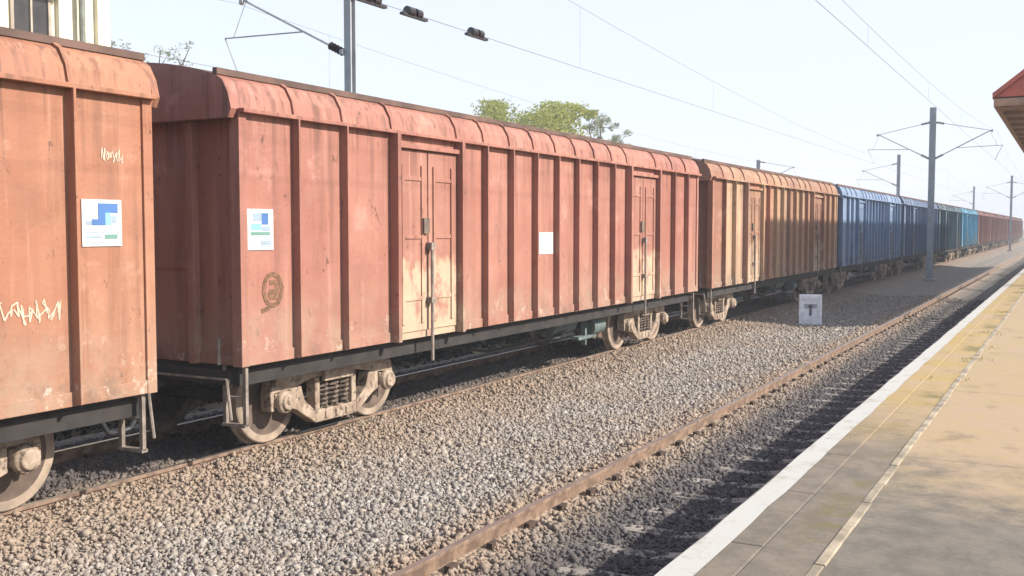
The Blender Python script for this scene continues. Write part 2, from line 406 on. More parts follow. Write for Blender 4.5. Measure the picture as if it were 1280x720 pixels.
def stones():
    rs = np.random.RandomState(11)
    t = (1+5**.5)/2
    ico = np.array([(-1,t,0),(1,t,0),(-1,-t,0),(1,-t,0),(0,-1,t),(0,1,t),(0,-1,-t),(0,1,-t),(t,0,-1),(t,0,1),(-t,0,-1),(-t,0,1)], float)
    ico /= np.linalg.norm(ico[0])
    tri_ico = np.array([(0,11,5),(0,5,1),(0,1,7),(0,7,10),(0,10,11),(1,5,9),(5,11,4),(11,10,2),(10,7,6),(7,1,8),
                    (3,9,4),(3,4,2),(3,2,6),(3,6,8),(3,8,9),(4,9,5),(2,4,11),(6,2,10),(8,6,7),(9,8,1)])
    ico = np.array([(x, y, z) for z in (-1, 1) for y in (-1, 1) for x in (-1, 1)], float)*.68
    tri = np.array([(0,2,3),(0,3,1),(4,5,7),(4,7,6),(0,1,5),(0,5,4),(2,6,7),(2,7,3),(0,4,6),(0,6,2),(1,3,7),(1,7,5)])
    pts = []
    for y0, y1, dens, sc in ((1.5, 9, 1500, 1.), (9, 16, 1400, 1.), (16, 26, 850, 1.1), (26, 42, 230, 1.35)):
        n = int((y1-y0)*9.0*dens)
        p = np.column_stack([rs.uniform(-10.6, -1.72, n), rs.uniform(y0, y1, n), np.full(n, sc)])
        pts.append(p)
    p = np.vstack(pts)
    x, y = p[:, 0], p[:, 1]
    keep = np.ones(len(p), bool)
    # only what the camera's neighbourhood can see
    ang = np.degrees(np.arctan2(-x, y)); keep &= (ang < 62)
    for xr in (XN-GA, XN+GA, XT-GA, XT+GA): keep &= np.abs(x-xr) > .10
    for xc in (XN, XT):
        ph = np.abs(((y-2.0)/.65) % 1 - .0); ph = np.minimum(ph, 1-ph)
        on = (ph < .19) & (np.abs(x-xc) < 1.38)
        keep &= ~(on & (rs.rand(len(p)) < .45))
    dd = np.abs(x-(XT+GA+.35)); keep &= ~((dd < .9) & (rs.rand(len(p)) < .45))     # brown dust buries the stones beside the train
    p = p[keep]; n = len(p)
    s = rs.lognormal(math.log(.0155), .42, n)*p[:, 2]; s = np.clip(s, .011, .05)
    sc = np.column_stack([s*rs.uniform(.8, 1.35, n), s*rs.uniform(.75, 1.15, n), s*rs.uniform(.55, .95, n)])
    V = ico[None]*rs.uniform(.55, 1.35, (n, 8, 3))*sc[:, None, :]
    q = rs.normal(size=(n, 4)); q /= np.linalg.norm(q, axis=1)[:, None]
    a, b, c, d = q.T
    Rm = np.stack([np.stack([1-2*(c*c+d*d), 2*(b*c-a*d), 2*(b*d+a*c)], 1),
                   np.stack([2*(b*c+a*d), 1-2*(b*b+d*d), 2*(c*d-a*b)], 1),
                   np.stack([2*(b*d-a*c), 2*(c*d+a*b), 1-2*(b*b+c*c)], 1)], 1)
    V = np.einsum('nij,nkj->nki', Rm, V)
    z = bed_z(p[:, 0]) + rs.uniform(-.006, .014, n) + .05*s
    V += np.column_stack([p[:, 0], p[:, 1], z])[:, None, :]
    F = (tri[None] + (np.arange(n)*8)[:, None, None]).reshape(-1)
    me = bpy.data.meshes.new('ballast_stones')
    me.vertices.add(n*8); me.vertices.foreach_set('co', V.reshape(-1))
    me.loops.add(n*36); me.loops.foreach_set('vertex_index', F.astype(np.int32))
    me.polygons.add(n*12); me.polygons.foreach_set('loop_start', np.arange(0, n*36, 3, dtype=np.int32))
    me.polygons.foreach_set('loop_total', np.full(n*12, 3, np.int32))
    me.update(); me.validate(); me.materials.append(M['stone'])
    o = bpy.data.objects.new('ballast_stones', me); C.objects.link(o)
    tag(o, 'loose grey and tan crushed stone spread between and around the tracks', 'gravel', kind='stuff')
stones()

# ------------------------------------------------------------------ tracks
def rail_mesh():
    m = MB()
    y0, y1 = -14., 420.
    foot = [(-.068, -.17), (.068, -.17), (.068, -.155), (.010, -.142), (.010, -.045), (.035, -.034), (.035, -.006), (.030, -.0015),
            (-.030, -.0015), (-.035, -.006), (-.035, -.034), (-.010, -.045), (-.010, -.142), (-.068, -.155)]
    ys = list(np.arange(y0, 60, 3.)) + [60, 120, 240, y1]
    m.prism_y(foot, y0, y1)
    m.cur = 1; m.box(-.026, .026, y0, y1, -.0015, .001)
    return m
def sleeper_mb():
    m = MB()
    out = [(-1.375, -.40), (1.375, -.40), (1.375, -.20), (1.05, -.178), (.62, -.178), (.45, -.205), (-.45, -.205), (-.62, -.178), (-1.05, -.178), (-1.375, -.20)]
    n = len(out)
    m.add([(x, -.125, z) for x, z in out] + [(x, -.10 if z > -.3 else -.125, z) for x, z in out], [])
    vs = []
    for sy in (-1, 1):
        vs += [(x, sy*(.10 if z > -.3 else .13), z) for x, z in out]
    m.v = []
    m.add(vs, [(i, (i+1) % n, n+(i+1) % n, n+i) for i in range(n)] + [tuple(range(n-1, -1, -1)), tuple(range(n, 2*n))])
    m.cur = 1
    for xr in (-GA, GA):
        for sx in (-1, 1):
            m.box(xr+sx*.072, xr+sx*.125, -.06, .06, -.178, -.085)
    return m
def track(xc, label):
    t = empty('railway_track', (xc, 0, 0)); tag(t, label, 'railway track', 'railway tracks beside the platform')
    rm = rail_mesh()
    a = rm.build('rail', [M['rail_rust'], M['rail_head']], t); a.location.x = -GA
    b = a.copy(); C.objects.link(b); b.parent = t; b.location.x = GA
    s0 = sleeper_mb().build('sleeper', [M['sleeper'], M['clip']], t); s0.location.y = 2.0
    for i in range(1, 96):
        c = s0.copy(); C.objects.link(c); c.parent = t; c.location.y = 2.0 + .65*i
    far = MB()
    for i in range(96, 300):
        y = 2.0 + .65*i; far.box(-1.375, 1.375, y-.12, y+.12, -.40, -.182)
    o = far.build('sleeper', M['sleeper'], t); o['kind'] = 'stuff'
    return t
track(XN, 'empty rusty track in the shade right along the platform edge')
track(XT, 'track half buried in brown ballast that carries the goods train')

# ------------------------------------------------------------------ platform
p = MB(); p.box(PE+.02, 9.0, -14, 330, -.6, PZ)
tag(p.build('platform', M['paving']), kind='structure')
p = MB(); p.box(PE, PE+.03-.008, -14, 330, -.6, PZ-.14)
tag(p.build('platform_wall', M['wallstone']), kind='structure')
p = MB()
y = -14.
while y < 330:
    ln = 1.2; p.box(PE-.03, PE+.30, y, y+ln-.006, PZ-.13, PZ+.006); y += ln
tag(p.build('platform_coping', M['edge_slab'], bevel=.008), kind='structure')
def strip(name, x0, x1, z, mat, wob=0, kind='structure'):
    m = MB(); ys = list(np.arange(-14, 60, .35)) + list(np.arange(60, 331, 10.)); vs = []
    for y in ys:
        a = rnd.uniform(-wob, wob); b = rnd.uniform(-wob, wob)
        vs += [(x0+a, y, z), (x1+b, y, z)]
    m.add(vs, [(2*i, 2*i+1, 2*i+3, 2*i+2) for i in range(len(ys)-1)])
    return tag(m.build(name, mat), kind=kind)
strip('painted_line', PE-.022, PE+.135, PZ+.010, M['line'], .008)
strip('platform_edge_paving', PE+.31, -1.06, PZ+.004, M['edge_slab'])
m = MB(); y = -14.
while y < 120:
    ln = rnd.uniform(.5, .9)
    m.box(-1.065+rnd.uniform(-.003, .003), -1.01+rnd.uniform(-.006, .006), y, y+ln-.004, PZ-.02, PZ+rnd.uniform(.007, .012)); y += ln
tag(m.build('platform_kerb_strip', M['joint'], bevel=.006), kind='structure')
# dry weeds along the joint
m = MB()
def tuft(cx, cy, n, h, sp):
    for _ in range(n):
        x = cx + rnd.gauss(0, sp); y = cy + rnd.gauss(0, sp*2.2); a = rnd.uniform(0, 6.28); hh = h*rnd.uniform(.5, 1.2)
        lx, ly = math.cos(a)*hh*rnd.uniform(.2, .9), math.sin(a)*hh*rnd.uniform(.2, .9); wv = .006
        px, py = -math.sin(a)*wv, math.cos(a)*wv
        m.add([(x-px, y-py, PZ+.002), (x+px, y+py, PZ+.002), (x+lx*.5+px*.7, y+ly*.5+py*.7, PZ+hh*.7), (x+lx*.5-px*.7, y+ly*.5-py*.7, PZ+hh*.7), (x+lx, y+ly, PZ+hh)],
              [(0, 1, 2, 3), (3, 2, 4)])
for y in (13.9, 17.6, 22.2, 29):
    tuft(-1.05 + rnd.uniform(-.10, .08), y, 60, .022, .10)
for _ in range(4):
    tuft(rnd.uniform(-1.4, -.9), rnd.uniform(9, 40), 8, .03, .05)
tag(m.build('dry_grass', M['grass']), 'dry yellow weeds sprouting from the platform joint', 'weeds', kind='stuff')

# ------------------------------------------------------------------ wagons (local: x across, y from near end, z above rail)
RIBS = [.87, 1.72, 4.98, 5.76, 6.55, 7.325, 8.10, 8.89, 9.67, 12.93, 13.78]
DOORS = [(2.70, 4.24), (WL-4.24, WL-2.70)]
EAVE, CANT = 3.70, 4.06
def roof_profile():
    pts = [(HW+.012, EAVE), (HW-.02, EAVE+.16), (HW-.10, EAVE+.30), (HW-.20, CANT)]
    for i in range(1, 6):
        t = i/6; x = (HW-.20)*(1-t); pts.append((x, CANT + .20*(1-(1-t)**2)))
    pts.append((0, CANT+.205))
    return pts
RP = roof_profile()
def full_profile(off=0):
    r = [(x+(off if x > .01 else 0), z+off*.8) for x, z in RP]
    return r + [(-x, z) for x, z in reversed(r[:-1])]

def make_wagon(loc, paint, door, bottom=1.05):
    t = empty('goods_wagon', loc)
    # body shell: sides, ends, ribs
    b = MB()
    b.box(-HW, HW, 0.10, WL-.10, bottom, EAVE-.002)
    for sx in (-1, 1):
        for y0 in (0.0, WL-.11):      # corner posts
            b.box(sx*(HW-.11), sx*(HW+.025), y0, y0+.11, bottom, EAVE-.03)
        for y in RIBS:
            pw = .038
            b.add([(sx*HW, y-pw, bottom+.02), (sx*(HW+.105), y-pw*.95, bottom+.02), (sx*(HW+.105), y-pw*.25, bottom+.02), (sx*HW, y+pw, bottom+.02),
                   (sx*HW, y-pw, EAVE-.03), (sx*(HW+.105), y-pw*.95, EAVE-.03), (sx*(HW+.105), y-pw*.25, EAVE-.03), (sx*HW, y+pw, EAVE-.03)],
                  [(0, 1, 5, 4), (1, 2, 6, 5), (2, 3, 7, 6), (0, 3, 2, 1), (4, 5, 6, 7)])
        for d0, d1 in DOORS:          # door frames
            for y in (d0, d1): b.box(sx*HW, sx*(HW+.135), y-.045, y+.03, bottom, EAVE-.03)
            b.box(sx*HW, sx*(HW+.09), d0+.03, d1-.045, 3.50, 3.56)
        b.box(sx*HW, sx*(HW+.018), .11, WL-.11, bottom+.004, bottom+.13)   # bottom flange
        b.box(sx*(HW-.02), sx*(HW+.10), 0.0, WL, EAVE-.035, EAVE+.010)     # eave angle
    for ye, d in ((.10, -1), (WL-.10, 1)):   # end stiffeners
        for x in (-.86, .86):
            b.box(x-.045, x+.045, ye, ye+d*.10, bottom, EAVE-.05)
        b.box(-.815, .815, ye, ye+d*.015, 2.05, 2.13); b.box(-HW+.12, -.905, ye, ye+d*.02, bottom+.0, bottom+.10)
        b.box(.905, HW-.12, ye, ye+d*.02, bottom, bottom+.10)
    bo = b.build('body', paint, t, bevel=.006)
    # roof with seams and end headers
    r = MB()
    prof = full_profile()
    r.prism_y(prof + [], -.02, WL+.02)
    for y in RIBS + [d for dd in DOORS for d in dd]:
        r.prism_y(full_profile(.022), y-.028, y+.028)
    r.cur = 0
    for y0, y1 in ((-.10, -.02), (WL+.02, WL+.10)):
        low = [(HW-.02, EAVE-.09), (HW+.02, EAVE)] + full_profile()[1:-1] + [(-HW-.02, EAVE), (-HW+.02, EAVE-.09)]
        r.prism_y(low, y0, y1)
    r.cur = 1   # ridge of the roof seam, a dark drip edge
    for sx in (-1, 1):
        r.box(sx*(HW-.225), sx*(HW-.165), -.10, WL+.10, CANT-.005, CANT+.062)
    for i, f in enumerate(r.f):       # the weathered top of the roof, above the cant rail
        if all(abs(r.v[j][0]) < HW-.185 and r.v[j][2] > CANT-.01 for j in f): r.mi[i] = 1
    r.build('roof', [paint, M['roof_metal']], t)
    # doors, the photograph's side
    for d0, d1 in DOORS:
        c = (d0+d1)/2; m = MB()
        for y0, y1 in ((d0+.055, c-.012), (c+.012, d1-.055)):
            m.box(HW, HW+.035, y0, y1, bottom+.10, 3.485)
            m.box(HW+.035, HW+.055, y0+.10, y0+.16, bottom+.2, 3.3); m.box(HW+.035, HW+.055, y1-.16, y1-.10, bottom+.2, 3.3)
            for z in (1.55, 2.35, 3.1): m.box(HW+.035, HW+.050, y0+.165, y1-.165, z, z+.05)
        dd = m.build('door', door, t, bevel=.004)
        q = MB(); q.tube((HW+.10, c, .74), (HW+.10, c, 2.25), .022, 8)
        q.box(HW+.04, HW+.125, c-.05, c+.05, 2.2, 2.3); q.box(HW+.04, HW+.125, c-.05, c+.05, 1.5, 1.58)
        q.build('lock_bar', M['pale_metal'], dd)
        q = MB(); q.box(HW+.056, HW+.085, c-.16, c-.03, 2.42, 2.62); q.build('door_handle', M['spring'], dd)
    # underframe
    u = MB()
    u.box(-HW+.14, HW-.14, .12, WL-.12, bottom-.06, bottom-.002)
    for sx in (-1, 1):
        u.box(sx*.12, sx*.22, .0, WL, .72, bottom-.06)
        u.box(sx*(HW-.20), sx*(HW-.13), .10, WL-.10, bottom-.22, bottom-.06)
    for y in (0.02, 1.0, 3.2, 5.0, 6.4, 8.2, 9.6, 11.4, WL-1.0, WL-.16):
        u.box(-HW+.20, -.22, y, y+.14, bottom-.20, bottom-.06); u.box(.22, HW-.20, y, y+.14, bottom-.20, bottom-.06)
    for sx in (-1, 1):     # truss rod under the sole bar
        u.tube((sx*.9, 4.2, bottom-.2), (sx*.9, 6.2, .52), .025, 6); u.tube((sx*.9, 6.2, .52), (sx*.9, 8.5, .52), .025, 6)
        u.tube((sx*.9, 8.5, .52), (sx*.9, 10.4, bottom-.2), .025, 6)
    u.build('underframe', M['under'], t)
    c = MB(); c.tube((.75, 8.55, .72), (.75, 9.5, .72), .20, 16); c.tube((.75, 8.45, .72), (.75, 8.55, .72), .10, 12)
    c.box(.70, .80, 8.7, 8.76, .7, bottom-.06); c.box(.70, .80, 9.3, 9.36, .7, bottom-.06)
    c.build('brake_reservoir', M['brake'], t, smooth=True)
    c = MB(); c.tube((1.05, 9.75, .62), (1.05, 10.25, .62), .16, 14); c.box(1.0, 1.1, 9.9, 9.98, .6, bottom-.06)
    c.box(.98, 1.12, 9.2, 10.0, .42, .48); c.box(1.0, 1.09, 9.55, 9.62, .30, .62)
    c.build('brake_cylinder', M['brake'], t, smooth=True)
    # coupler and hose at each end
    for ye, d in ((0, -1), (WL, 1)):
        c = MB(); c.box(-.10, .10, ye, ye+d*.30, .70, .90); c.box(-.16, .13, ye+d*.30, ye+d*.50, .64, .96); c.box(.06, .17, ye+d*.45, ye+d*.56, .68, .92)
        c.build('coupler', M['wheel'], t, bevel=.015)
        hz = MB(); pts = [(.42, ye, .80), (.42, ye+d*.15, .78), (.40, ye+d*.30, .55), (.38, ye+d*.42, .38), (.36, ye+d*.52, .36)]
        hz.path(pts, .026, 8); hz.build('air_hose', M['hose'], t, smooth=True)
        lv = MB(); lv.tube((.2, ye+d*.05, .92), (1.40, ye+d*.05, .92), .014, 6)
        lv.tube((1.40, ye+d*.05, .92), (1.46, ye+d*.05, .50), .016, 6); lv.tube((1.30, ye+d*.05, bottom+.02), (1.30, ye+d*.05, bottom+.30), .02, 6)
        lv.build('uncoupling_lever', M['pale_metal'], t)
        fs_ = MB()
        for x in (1.22, 1.50): fs_.box(x-.022, x+.022, ye-d*.14, ye-d*.10, .42, bottom)
        fs_.box(1.198, 1.522, ye-d*.15, ye-d*.08, .40, .43); fs_.box(1.243, 1.478, ye-d*.135, ye-d*.10, .70, .72)
        fs_.build('foot_step', M['pale_metal'], t)
    # bogies
    for yc in (2.10, WL-2.10):
        m = MB(); m.box(-.95, .95, yc-.20, yc+.20, .46, .74); m.tube((0, yc, .70), (0, yc, bottom-.08), .2, 16)
        for dy in (-1, 1):
            m.tube((-1.02, yc+dy, .5), (1.02, yc+dy, .5), .085, 12)
            m.box(-.8, .8, yc+dy*.42, yc+dy*.46, .35, .47)
        bg_ = m.build('bogie', M['under'], t)
        for dy in (-1, 1):
            for sx in (-1, 1):
                wv = MB(); gx = sx*.84
                wv.lathe_x([(gx+sx*.075, .08), (gx+sx*.075, .14), (gx+sx*.03, .18), (gx+sx*.01, .36), (gx+sx*.05, .41), (gx+sx*.062, .42)], yc+dy, .5, 36)
                wv.lathe_x([(gx-sx*.05, .30), (gx-sx*.03, .42), (gx-sx*.03, .40)], yc+dy, .5, 36, False)
                wv.cur = 1
                wv.lathe_x([(gx+sx*.063, .405), (gx+sx*.066, .485), (gx+sx*.055, .498), (gx-sx*.035, .503), (gx-sx*.045, .53), (gx-sx*.065, .53), (gx-sx*.07, .40), (gx+sx*.063, .405)], yc+dy, .5, 36, False)
                wv.build('wheel', [M['wheel'], M['tread']], bg_, smooth=True)
        for sx in (-1, 1):
            f = MB(); xa, xb = sx*.97, sx*1.13
            Y = lambda lst: [(yc+a, z) for a, z in lst]
            f.prism_x(Y([(-1.19, .60), (-1.15, .74), (-.85, .86), (-.5, .92), (.5, .92), (.85, .86), (1.15, .74), (1.19, .60), (.82, .62), (.45, .70), (-.45, .70), (-.82, .62)]), xa, xb)
            for d in (-1, 1):
                f.prism_x(Y([(d*1.19, .602), (d*1.18, .40), (d*1.12, .40), (d*1.12, .602)]), xa, xb)
                f.prism_x(Y([(d*.86, .622), (d*.86, .40), (d*.74, .36), (d*.40, .15), (d*.40, .30), (d*.60, .46), (d*.66, .64)]), xa, xb)
                f.prism_x(Y([(d*.40, .695), (d*.40, .302), (d*.31, .302), (d*.31, .695)]), xa+sx*.01, xb-sx*.008)
                f.box(xa+sx*.02, xb+sx*.02, yc+d*1.13, yc+d*.87, .44, .60)
                f.lathe_x([(xb+sx*.02, .14), (xb+sx*.075, .13), (xb+sx*.09, .10), (xb+sx*.12, .09)], yc+d*1.0, .50, 18)
            f.prism_x(Y([(-.40, .15), (.40, .15), (.40, .30), (-.40, .30)]), xa, xb)
            f.box(xb-.01*sx, xb+.05*sx, yc-.28, yc+.28, .64, .80)
            for d in (-.2, 0, .2): f.box(xb-.005*sx, xb+.02*sx, yc+d-.03, yc+d+.03, .18, .27)
            f.build('side_frame', M['bogie'], bg_, bevel=.012)
            sp = MB()
            for dy in (-.20, 0, .20):
                pts = []
                for i in range(33):
                    a = i/32*5.5*2*math.pi
                    pts.append((sx*1.05+.075*math.cos(a), yc+dy+.075*math.sin(a), .31+.30*i/32))
                sp.path(pts, .018, 5)
            sp.build('spring', M['spring'], bg_)
    return t

def placard(t, y0, y1, z0, z1, cells, bottom_white=True):
    m = MB(); x = HW+.004; m.box(x, x+.008, y0, y1, z0, z1); pl = m.build('placard', M['white'], t)
    pl['label'] = 'white placard with a blue emblem'
    e = MB(); names = []
    for mk, a0, a1, b0, b1 in cells:
        if mk not in names: names.append(mk)
        e.cur = names.index(mk); dy, dz = y1-y0, z1-z0
        e.box(x+.0085, x+.011, y0+a0*dy, y0+a1*dy, z0+b0*dz, z0+b1*dz)
    e.build('emblem', [M[q] for q in names], pl)
    q = MB(); dy, dz = y1-y0, z1-z0          # rows of fine print, too small to read in the photograph
    for row in (.29, .235, .07):
        a = .10
        while a < .86:
            b_ = a + rnd.uniform(.03, .09); q.box(x+.0085, x+.010, y0+a*dy, y0+b_*dy, z0+row*dz, z0+(row+.025)*dz); a = b_ + .025
    o_ = q.build('fine_print', M['logo_grey'], pl); o_['kind'] = 'stuff'
    return pl
def strokes(t, name, mat, segs, wd):
    m = MB(); x = HW+.003
    for (a, b), (c, d) in segs:
        dy, dz = c-a, d-b; L = math.hypot(dy, dz) or 1; ny, nz = -dz/L*wd/2, dy/L*wd/2
        m.prism_x([(a+ny, b+nz), (a-ny, b-nz), (c-ny, d-nz), (c+ny, d+nz)], x, x+.002+rnd.uniform(0, .0012))
    return m.build(name, mat, t)

GROUP = 'covered goods wagons of the freight train'
L1 = S0 - 1.12 - WL
w1 = make_wagon((XT, L1, 0), P['w1'], P['w1'], .955)
tag(w1, 'nearest orange red goods wagon, cut by the left edge, white placard beside its rib', 'goods wagon', GROUP)
placard(w1, 5.98-L1, 6.40-L1, 2.33, 2.74, [('logo_blue', .40, .58, .45, .92), ('logo_blue', .24, .40, .45, .58), ('logo_grey', .10, .235, .46, .54), ('logo_blue', .58, .90, .72, .92),
        ('logo_light', .58, .72, .46, .72), ('logo_grey', .74, .86, .50, .66), ('logo_green', .56, .88, .16, .25), ('logo_grey', .10, .46, .18, .22)])
def scribble(t, y0, y1, z0, z1, n, mat, wd, name):
    """illegible chalk marks: worn broken strokes, no readable letters"""
    segs = []; dx = (y1-y0)/n; h = z1-z0; last = None
    for i in range(n):
        a = y0 + dx*i
        for _ in range(5):
            p_ = (a + dx*rnd.uniform(.0, .95), z0 + h*rnd.uniform(0, 1))
            if last: segs.append((last, p_))
            last = p_
    return strokes(t, name, mat, segs, wd)
scribble(w1, 5.05-L1, 5.76-L1, 1.70, 1.90, 11, M['chalk'], .013, 'chalk_writing')
scribble(w1, 6.20-L1, 6.44-L1, 3.06, 3.2, 8, M['chalk'], .008, 'chalk_writing')

w2 = make_wagon((XT, S0, 0), P['w2'], P['d1'])
tag(w2, 'brick pink goods wagon in full view, cream scuffed doors and a brown stencil', 'goods wagon', GROUP)
placard(w2, .12, .51, 2.26, 2.69, [('logo_grey', .22, .52, .70, .90), ('logo_blue', .54, .80, .62, .90), ('logo_light', .14, .52, .48, .64), ('logo_grey', .54, .86, .46, .58), ('logo_green', .12, .86, .36, .44), ('logo_grey', .50, .9, .12, .22)])
m = MB(); m.box(HW+.004, HW+.009, 14.62-S0, 15.12-S0, 2.07, 2.42); o = m.build('placard', M['white'], w2); o['label'] = 'plain white sheet pasted on a middle panel'
yc, zc = .50, 1.83; sg = []
ring = [(yc+.15*math.cos(a)*(1 if abs(math.cos(a)) < .8 else .95), zc+.17*math.sin(a)) for a in [i*math.pi/6 for i in range(13)]]
sg += list(zip(ring, ring[1:])) + [((yc-.05, zc+.08), (yc+.06, zc+.08)), ((yc+.06, zc+.08), (yc+.06, zc-.08)), ((yc+.06, zc-.02), (yc-.05, zc-.02)), ((yc-.05, zc-.02), (yc-.05, zc-.08)),
       ((yc-.05, zc-.08), (yc+.09, zc-.08)), ((yc-.18, zc-.22), (yc-.06, zc-.19))]
strokes(w2, 'stencil_mark', M['stencil'], sg, .05)

w3 = make_wagon((XT, S0+PITCH, 0), P['w3'], P['d3'])
tag(w3, 'weathered brown wagon with tan and cream striped panels, before the blue wagons', 'goods wagon', GROUP)
def recolour(t, paint, door):
    for o in t.children:
        for ob in (o,):
            nm = ob.name.split('.')[0]
            if nm in ('body', 'roof', 'door'):
                ob.material_slots[0].link = 'OBJECT'; ob.material_slots[0].material = paint if nm != 'door' else door
spec = [('w4', 'bright blue wagon, first of the blue ones, coupled behind the weathered brown wagon'),
        ('w5', 'navy blue wagon coupled behind the bright blue wagon, left of the tall mast'),
        ('w6', 'dark teal wagon between the navy wagon and the pale cyan wagon'),
        ('w7', 'pale cyan wagon, the lightest one of the train, just before the far red wagons'),
        ('w8', 'dull red wagon coupled directly behind the pale cyan wagon')]
spec += [('w8', 'small dull red wagon at the far tail of the train by the right edge')]*5
for i, (pk, lb) in enumerate(spec):
    t = copy_tree(w3); t.location = (XT, S0+PITCH*(i+2), 0)
    recolour(t, P[pk], P[pk]); tag(t, lb)

# ------------------------------------------------------------------ overhead line masts
def cantilever_mb(sx, reach):
    """bracket to one side: tubes, insulators"""
    m = MB(); i_ = MB()
    foot, top = 5.95, 7.75
    ex = sx*reach
    def ins(p, q):
        p = Vector(p); q = Vector(q); d = (q-p); n = 5
        i_.tube(p, q, .028, 8)
        for k_ in range(n):
            c = p + d*((k_+.6)/(n+.2)); e = c + d.normalized()*.035
            i_.tube(c, e, .085, 12, .05)
    b0 = Vector((sx*.14, 0, foot)); b1 = Vector((ex*.92, 0, 7.25)); dB = (b1-b0).normalized()
    ins(b0, b0+dB*.42); m.tube(b0+dB*.42, b1, .024, 8)
    t0 = Vector((sx*.14, 0, top)); t1 = Vector((ex*.90, 0, 7.25)); dT = (t1-t0).normalized()
    ins(t0, t0+dT*.40); m.tube(t0+dT*.40, t1, .015, 8)
    r0 = b0 + dB*(reach*.38); r1 = Vector((ex*1.10, 0, r0.z+.05))
    m.tube(r0, r1, .015, 8); m.tube(r1, (ex*.99, 0, 5.80), .014, 6); m.tube((ex*1.02, 0, r0.z+.05), (ex*.9, 0, 7.22), .008, 5)
    m.tube((ex*.92, 0, 7.22), (ex*.95, 0, 7.22), .06, 8)
    return m, i_
def mast(x, y, label, arms, h=8.5, hw=.12):
    t = empty('catenary_mast', (x, y, -.32)); tag(t, label, 'mast', 'overhead line masts')
    b = MB(); b.box(-.3, .3, -.3, .3, -.3, .28); b.build('foundation', M['concrete'], t, bevel=.03)
    p = MB()
    p.box(-hw, hw, -hw-.005, -hw+.009, .26, h+.3); p.box(-hw, hw, hw-.009, hw+.005, .26, h+.3); p.box(-.007, .007, -hw+.009, hw-.009, .26, h+.3)
    for z in (1.2, 3.2, 5.4, 7.3): 
        for sx in (-1, 1): p.box(sx*.007, sx*(hw-.005), -hw+.009, hw-.009, z, z+.012)
    p.build('post', M['mast'], t)
    for sx, reach in arms:
        m, i_ = cantilever_mb(sx, reach)
        a = m.build('cantilever_arm', M['tube'], t, smooth=True); a.location.z = .32
        q = i_.build('insulator', M['insul'], a, smooth=True)
        for z in (5.95, 7.75):
            c = MB(); c.box(sx*(hw+.001), sx*.16, -.14, .14, z-.05, z+.05)
            o = c.build('bracket', M['mast'], t); o.location.z = .32
    return t
XM = -6.25
mast(XM, 55.2, 'tall grey mast with brackets on both sides, standing before the blue wagons', [(-1, XM-XT), (1, XN-XM)], hw=.14)
mast(XM, 131, 'small distant mast with two brackets, before the far red wagons at the right edge', [(-1, XM-XT), (1, XN-XM)])
mast(-12.6, 16.4, 'grey mast rising behind the centre brick pink wagon, cut by the top of the photo', [(-1, 3.0)], hw=.08)
mast(-12.6, 89, 'pale mast behind the navy wagon, left of the tall mast, only its upper half showing', [(-1, 3.0)])
mast(-12.6, 162, 'faint far mast behind the pale cyan wagon', [(-1, 3.0)])
mast(-22, 81, 'faint far mast with one bracket showing over the weathered brown wagon', [(1, 3.0)], 7.9)

# wires: contact wire, messenger and droppers over each track
def line(x, ys, label, iso=()):
    t = empty('overhead_line', (x, 0, 0)); tag(t, label, 'overhead wire', 'overhead wires above the tracks')
    c = MB(); pts = [(0, y, 5.80) for y in (-60, 0, 40, 100, 200, 320)]; c.path(pts, .0042, 5); c.build('contact_wire', M['wire'], t)
    mm = MB(); pm = []
    def mz(y):
        for a, b in zip(ys, ys[1:]):
            if a <= y <= b:
                u = (y-a)/(b-a); return 7.22 - 1.05*4*u*(1-u)
        return 7.22
    yy = np.arange(ys[0], ys[-1]+.1, (ys[1]-ys[0])/16)
    pm = [(0, float(y), mz(y)) for y in yy]; mm.path(pm, .0034, 5); mm.build('messenger_wire', M['wire'], t)
    for y in np.arange(ys[0]+4.5, ys[-1], 9.):
        if y < 0: continue
        d = MB(); d.tube((0, y, 5.80), (0, y, mz(y)), .002, 4); d.build('dropper', M['wire'], t)
    for y, s_ in iso:
        q = MB(); q.box(-.035, .035, y-.34, y+.34, 5.74, 5.78)
        q.tube((0, y-.20, 5.82), (0, y-.04, 5.82), .075, 10); q.tube((0, y+.02, 5.82), (0, y+.16, 5.82), .075, 10)
        q.build('section_insulator', M['insul'], t)
    return t
line(XT, [-57, 16.4, 89, 162, 235, 308], 'thin overhead wire with dark insulators, strung above the goods train', ((12.3, 1), (13.4, 1), (15.3, 1)))
line(XN, [-20.8, 55.2, 131, 207, 283], 'faint overhead wire strung above the empty track, at the upper right')
line(-15.6, [-57, 16.4, 89, 162, 235, 308], 'overhead wire behind the train, meeting the bracket of the mast cut by the top edge')

# ------------------------------------------------------------------ trackside marker
t = empty('trackside_marker', (-6.25, 28.5, -.26)); tag(t, 'low white trackside marker with a grey band and dark stroke, on the ballast', 'marker post')
m = MB(); m.box(-.30, .30, -.10, .10, .10, .93); t_ = m.build('board', M['marker'], t, bevel=.015)
m = MB(); m.box(-.33, .33, -.14, .14, -.15, .098); m.build('base', M['concrete'], t, bevel=.015)
m = MB(); m.box(-.30, -.22, -.125, -.101, .12, .91); m.box(.22, .30, -.125, -.101, .12, .91); m.box(-.219, .219, -.12, -.101, .80, .91); m.build('frame', M['marker'], t, bevel=.006)
m = MB(); m.box(-.17, .17, -.106, -.101, .56, .68); m.build('sign_band', M['marker_grey'], t)
m = MB(); m.box(-.05, .05, -.1075, -.101, .56, .65); m.box(-.03, .03, -.1075, -.101, .36, .555); m.build('sign_mark', M['marker_dark'], t)
t.rotation_euler = (0, 0, R(16))

